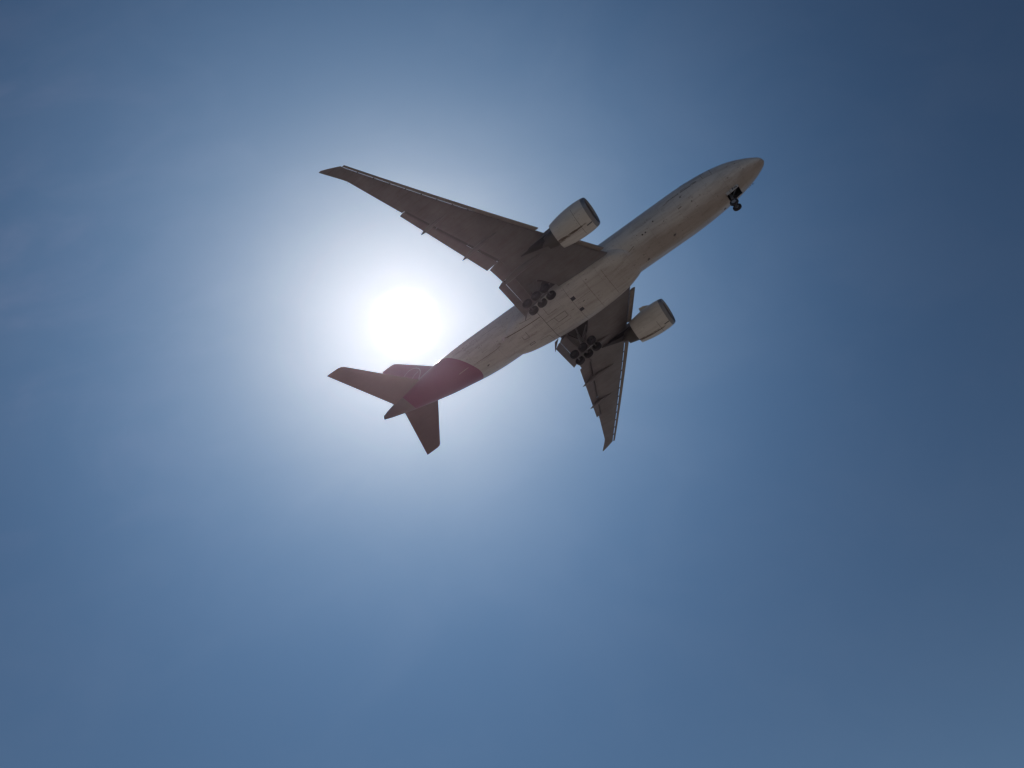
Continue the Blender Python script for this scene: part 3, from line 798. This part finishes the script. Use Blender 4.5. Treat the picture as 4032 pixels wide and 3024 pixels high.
# nose gear doors hang from the sides of the bay: a long forward pair and a short aft pair
doors = []
for sd in (1, -1):
    for (a, e, dp) in ((4.22, 5.40, .62), (5.46, 5.95, .60)):
        bm = bmesh.new()
        y0 = .62
        z0 = prof(a)[1] * .5 + prof(e)[1] * .5 + .11
        slab(bm, [P(a, sd * y0, prof(a)[1] + .10), P(e, sd * y0, prof(e)[1] + .10), P(e, sd * y0, prof(e)[1] + .10 - dp), P(a, sd * y0, prof(a)[1] + .10 - dp)], (0, sd * .045, 0))
        bm.faces.ensure_lookup_table(); bm.faces[1].material_index = 1
        d = link('gear_door', bm, [m_grey, m_dark], g, smooth=False); doors.append(d)
    # letters on the outer face of the forward door
    cu = bpy.data.curves.new('lettering', 'FONT'); cu.body = 'FG'; cu.size = .5; cu.extrude = .003; cu.offset = .02; cu.space_character = 1.2; cu.align_x = 'CENTER'; cu.align_y = 'CENTER'
    tmp = bpy.data.objects.new('tmp', cu); SC.collection.objects.link(tmp); bpy.context.view_layer.update()
    dg = bpy.context.evaluated_depsgraph_get(); me = bpy.data.meshes.new_from_object(tmp.evaluated_get(dg)); bpy.data.objects.remove(tmp)
    me.name = 'lettering'; me.materials.clear(); me.materials.append(m_ink)
    o = bpy.data.objects.new('lettering', me); SC.collection.objects.link(o); o.parent = doors[-2]
    pc = P(4.74, sd * (.62 + .006), (prof(4.68)[1]) + .10 - .31)
    # text x runs towards the nose on starboard, towards the tail on port; text y is up
    X = Vector((1, 0, 0)) if sd == 1 else Vector((-1, 0, 0)); Yv = Vector((0, 0, 1)); Zv = X.cross(Yv)
    o.matrix_local = basis(X, Yv, Zv, pc)
# small aerials, probes under the nose
for (s, a, l) in ((2.55, -50, .24), (2.85, -52, .1), (3.1, -54, .08)):
    bm = bmesh.new(); p0 = fus_pt(s, a, -.05); p1 = fus_pt(s, a, l * .6); tube(bm, p0, p1, .04, .03, 8); tube(bm, p1, p1 + Vector((l * .9, 0, -.0)), .035, .015, 8); link('air_probe', bm, m_ink, fus)
for (s, a, hh, ll) in ((13.4, 4, .28, .42), (24.0 - 6.2, -12, .24, .36), (43.4, 3, .26, .4)):
    bm = bmesh.new(); b0 = fus_pt(s, a, -.03); q = [b0, b0 + Vector((-ll, 0, 0)), b0 + Vector((-ll * 1.05, 0, -hh)), b0 + Vector((-ll * .55, 0, -hh))]
    slab(bm, [p + Vector((0, -.02, 0)) for p in q], (0, .04, 0)); link('blade_aerial', bm, m_wing, fus, smooth=False)

# --- cockpit windows and door outlines
for sd in (1, -1):
    for (q) in ([(2.35, 158), (3.0, 150), (3.35, 172), (2.9, 176)], [(3.05, 140), (3.85, 137), (4.0, 149), (3.1, 151)], [(3.95, 132), (4.7, 131), (4.7, 143), (4.05, 144)]):
        decal('cockpit_window', [[(s, sd * a) for s, a in q]], m_glass, fus, 'fus', off=.006)
    decal('door_outline', poly([(5.92, sd * 128), (5.96, sd * 82.2), (7.16, sd * 83.8), (7.11, sd * 128)], .045), m_soot, fus, 'fus', off=.004)
    decal('door_window', spot(6.84, sd * 107, .1), m_ink, fus, 'fus')
    decal('cargo_door_sill', poly([(10.3, sd * 83.9), (8.75, sd * 84.3)], .09), m_ink, fus, 'fus')
    decal('cargo_door_sill', poly([(8.6, sd * 85), (8.05, sd * 85.6), (7.98, sd * 87.2), (8.2, sd * 88.6), (8.75, sd * 88.6)], .08), m_ink, fus, 'fus')
    decal('cargo_door_sill', poly([(10.15, sd * 88.5), (9.35, sd * 88.5)], .06), m_ink, fus, 'fus')
    for i in range(3): decal('stencil_mark', poly([(8.85 + .17 * i, sd * 88.3), (8.85 + .17 * i + .1, sd * 88.3)], .05), m_ink, fus, 'fus')
    for i in range(8): decal('stencil_mark', poly([(10.55 + .23 * i, sd * (84.6 - .12 * i)), (10.55 + .23 * i + .17, sd * (84.5 - .12 * i))], .07 if i % 3 else .12), m_ink, fus, 'fus')
    decal('stencil_mark', poly([(10.5, sd * 82.6), (12.3, sd * 81.0)], .03), m_soot, fus, 'fus')
    decal('stencil_mark', poly([(12.3, sd * 80.6), (12.95, sd * 79.2)], .05), m_soot, fus, 'fus')
    decal('title_lettering', [[(9.0, sd * 118), (9.95, sd * 113.5), (9.95, sd * 121), (9.0, sd * 124)]], m_ink, fus, 'fus', off=.006)
    for (s, a, r) in ((3.06, 82.4, .07), (2.84, 52.9, .06), (2.64, 45.2, .07)):
        decal('sensor_port', spot(s, sd * a, r), m_seam, fus, 'fus')
    decal('sensor_outline', poly([(2.8, sd * 83), (2.62, sd * 84), (2.42, sd * 86.5), (2.27, sd * 89), (2.18, sd * 87), (2.3, sd * 85)], .03), m_seam, fus, 'fus')
    decal('sensor_outline', poly([(2.78, sd * 81), (2.5, sd * 81.5)], .025), m_seam, fus, 'fus')
    decal('sensor_outline', poly([(3.06, sd * 62), (2.98, sd * 58.5), (3.08, sd * 56.5)], .035), m_seam, fus, 'fus')
    for i in (0, 1.6, 3.2, 3.9, 4.6, 5.4):
        decal('stencil_mark', poly([(45.6 - .42 * i, sd * (82 + .35 * i)), (45.6 - .42 * i - (.3 if i < 1 else .14), sd * (82.2 + .35 * i))], .08), m_soot, fus, 'fus')
# vents, ports and seams on the lower lobe
decal('outflow_valve', spot(6.91, -31, .17), m_ink, fus, 'fus')
for (s, a, r) in ((15.46, 73.2, .06), (14.96, 60.4, .1), (13.84, 45.3, .06), (16.45, 48.6, .1), (16.92, 48.4, .11), (10.59, 71.5, .1), (9.73, 46, .08), (18.2, 7, .05), (17.55, 55, .05), (11.2, 20, .04), (12.6, 0, .04)):
    decal('port', spot(s, a, r), m_seam, fus, 'fus')
decal('drain_mast', poly([(11.1, 49.4), (11.6, 48.6)], .09), m_soot, fus, 'fus')
decal('skin_repair', poly([(18.6, 38), (19.6, 33), (20.1, 27)], .05), m_soot, fus, 'fus')
decal('keel_seam', poly([(40.6, 27.3), (41.4, 26), (44.8, 24)], .05), m_soot, fus, 'fus')
decal('keel_seam', poly([(39.6, 79), (42.2, 79.4)], .025), m_soot, fus, 'fus')
decal('tail_stripe', poly([(48.0, 21), (46.2, 25)], .025), m_pale, fus, 'fus')

# belly fairing details
def bd(name, q, m): return decal(name, q, m, fair, 'belly')
bd('ram_air_outlet', [[(28.40, 1.16), (28.96, 1.16), (28.96, 1.70), (28.40, 1.70)]], m_ink)
bd('ram_air_outlet', [[(28.40, -.96), (28.96, -.96), (28.96, -.44), (28.40, -.44)]], m_ink)
bd('drain', [[(27.6, .22), (27.95, .13), (27.95, .22), (27.65, .30)]], m_ink)
def seam(pts, wd=.035, m=None, name='panel_seam'): return bd(name, poly(pts, wd, False), m or m_soot)
seam([(28.98, 3.2), (28.98, -3.2)], .035, m_seam)
seam([(33.6, 3.0), (33.5, 1.6), (33.55, -3.1)], .06, m_seam)
seam([(30.57, .68), (30.59, -.26), (32.18, -.28)], .05, m_seam); seam([(30.57, .68), (32.25, .68), (33.5, .7)], .05, m_seam); seam([(32.25, .68), (32.18, -.28)], .05, m_seam)
seam([(33.55, -.9), (32.2, -.9), (30.6, -.9)], .035)
seam([(34.2, -2.4), (34.3, -1.2), (35.8, -1.1)], .04); seam([(31.2, 1.6), (32.6, 1.55), (32.6, 2.6)], .035); seam([(26.2, -2.6), (26.2, 2.6)], .03); seam([(23.6, -2.2), (23.6, 2.4)], .03); seam([(26.2, .9), (28.9, .85)], .03)
seam([(33.6, 2.0), (34.6, 1.98), (38.2, 1.98), (39.4, 1.9)], .085, None, 'keel_joint'); seam([(34.7, 2.52), (36.5, 2.6)], .035)
seam([(36.5, 1.35), (36.55, .3), (37.35, .38), (37.35, 1.0)], .05, m_seam, 'access_panel'); seam([(35.3, .35), (36.5, .3)], .025)
seam([(36.45, -.7), (37.2, -.68), (37.25, -.98), (36.5, -1.0), (36.45, -.7)], .06, m_seam, 'access_panel')
seam([(34.9, -.9), (36.2, -.85)], .02); seam([(35.0, 1.0), (35.0, 1.9)], .02)
bd('worn_patch', [[(39.1, 1.85), (39.8, 1.85), (39.75, 2.12), (39.15, 2.12)]], m_pale)

# ------------------------------------------------------------------ added volume, tinted pink to stand for the flare's wash over the tail
bm = bmesh.new(); bmesh.ops.create_cube(bm, size=1)
for v in bm.verts: v.co = Vector((v.co.x * 12200, v.co.y * 12200, -1.0 if v.co.z < 0 else HAZE_TOP))
hm = bpy.data.materials.new('flare_wash_air'); hm.use_nodes = True; ht = hm.node_tree
for n in list(ht.nodes): ht.nodes.remove(n)
hv = N(ht, 'ShaderNodeVolumePrincipled'); ho = N(ht, 'ShaderNodeOutputMaterial'); ht.links.new(hv.outputs[0], ho.inputs['Volume'])
hv.inputs['Color'].default_value = (0.99, 0.78, 0.93, 1); hv.inputs['Density'].default_value = HAZE_DENSITY; hv.inputs['Anisotropy'].default_value = 0.92
hz_o = link('flare_haze', bm, hm, None, smooth=False); hz_o['kind'] = 'stuff'
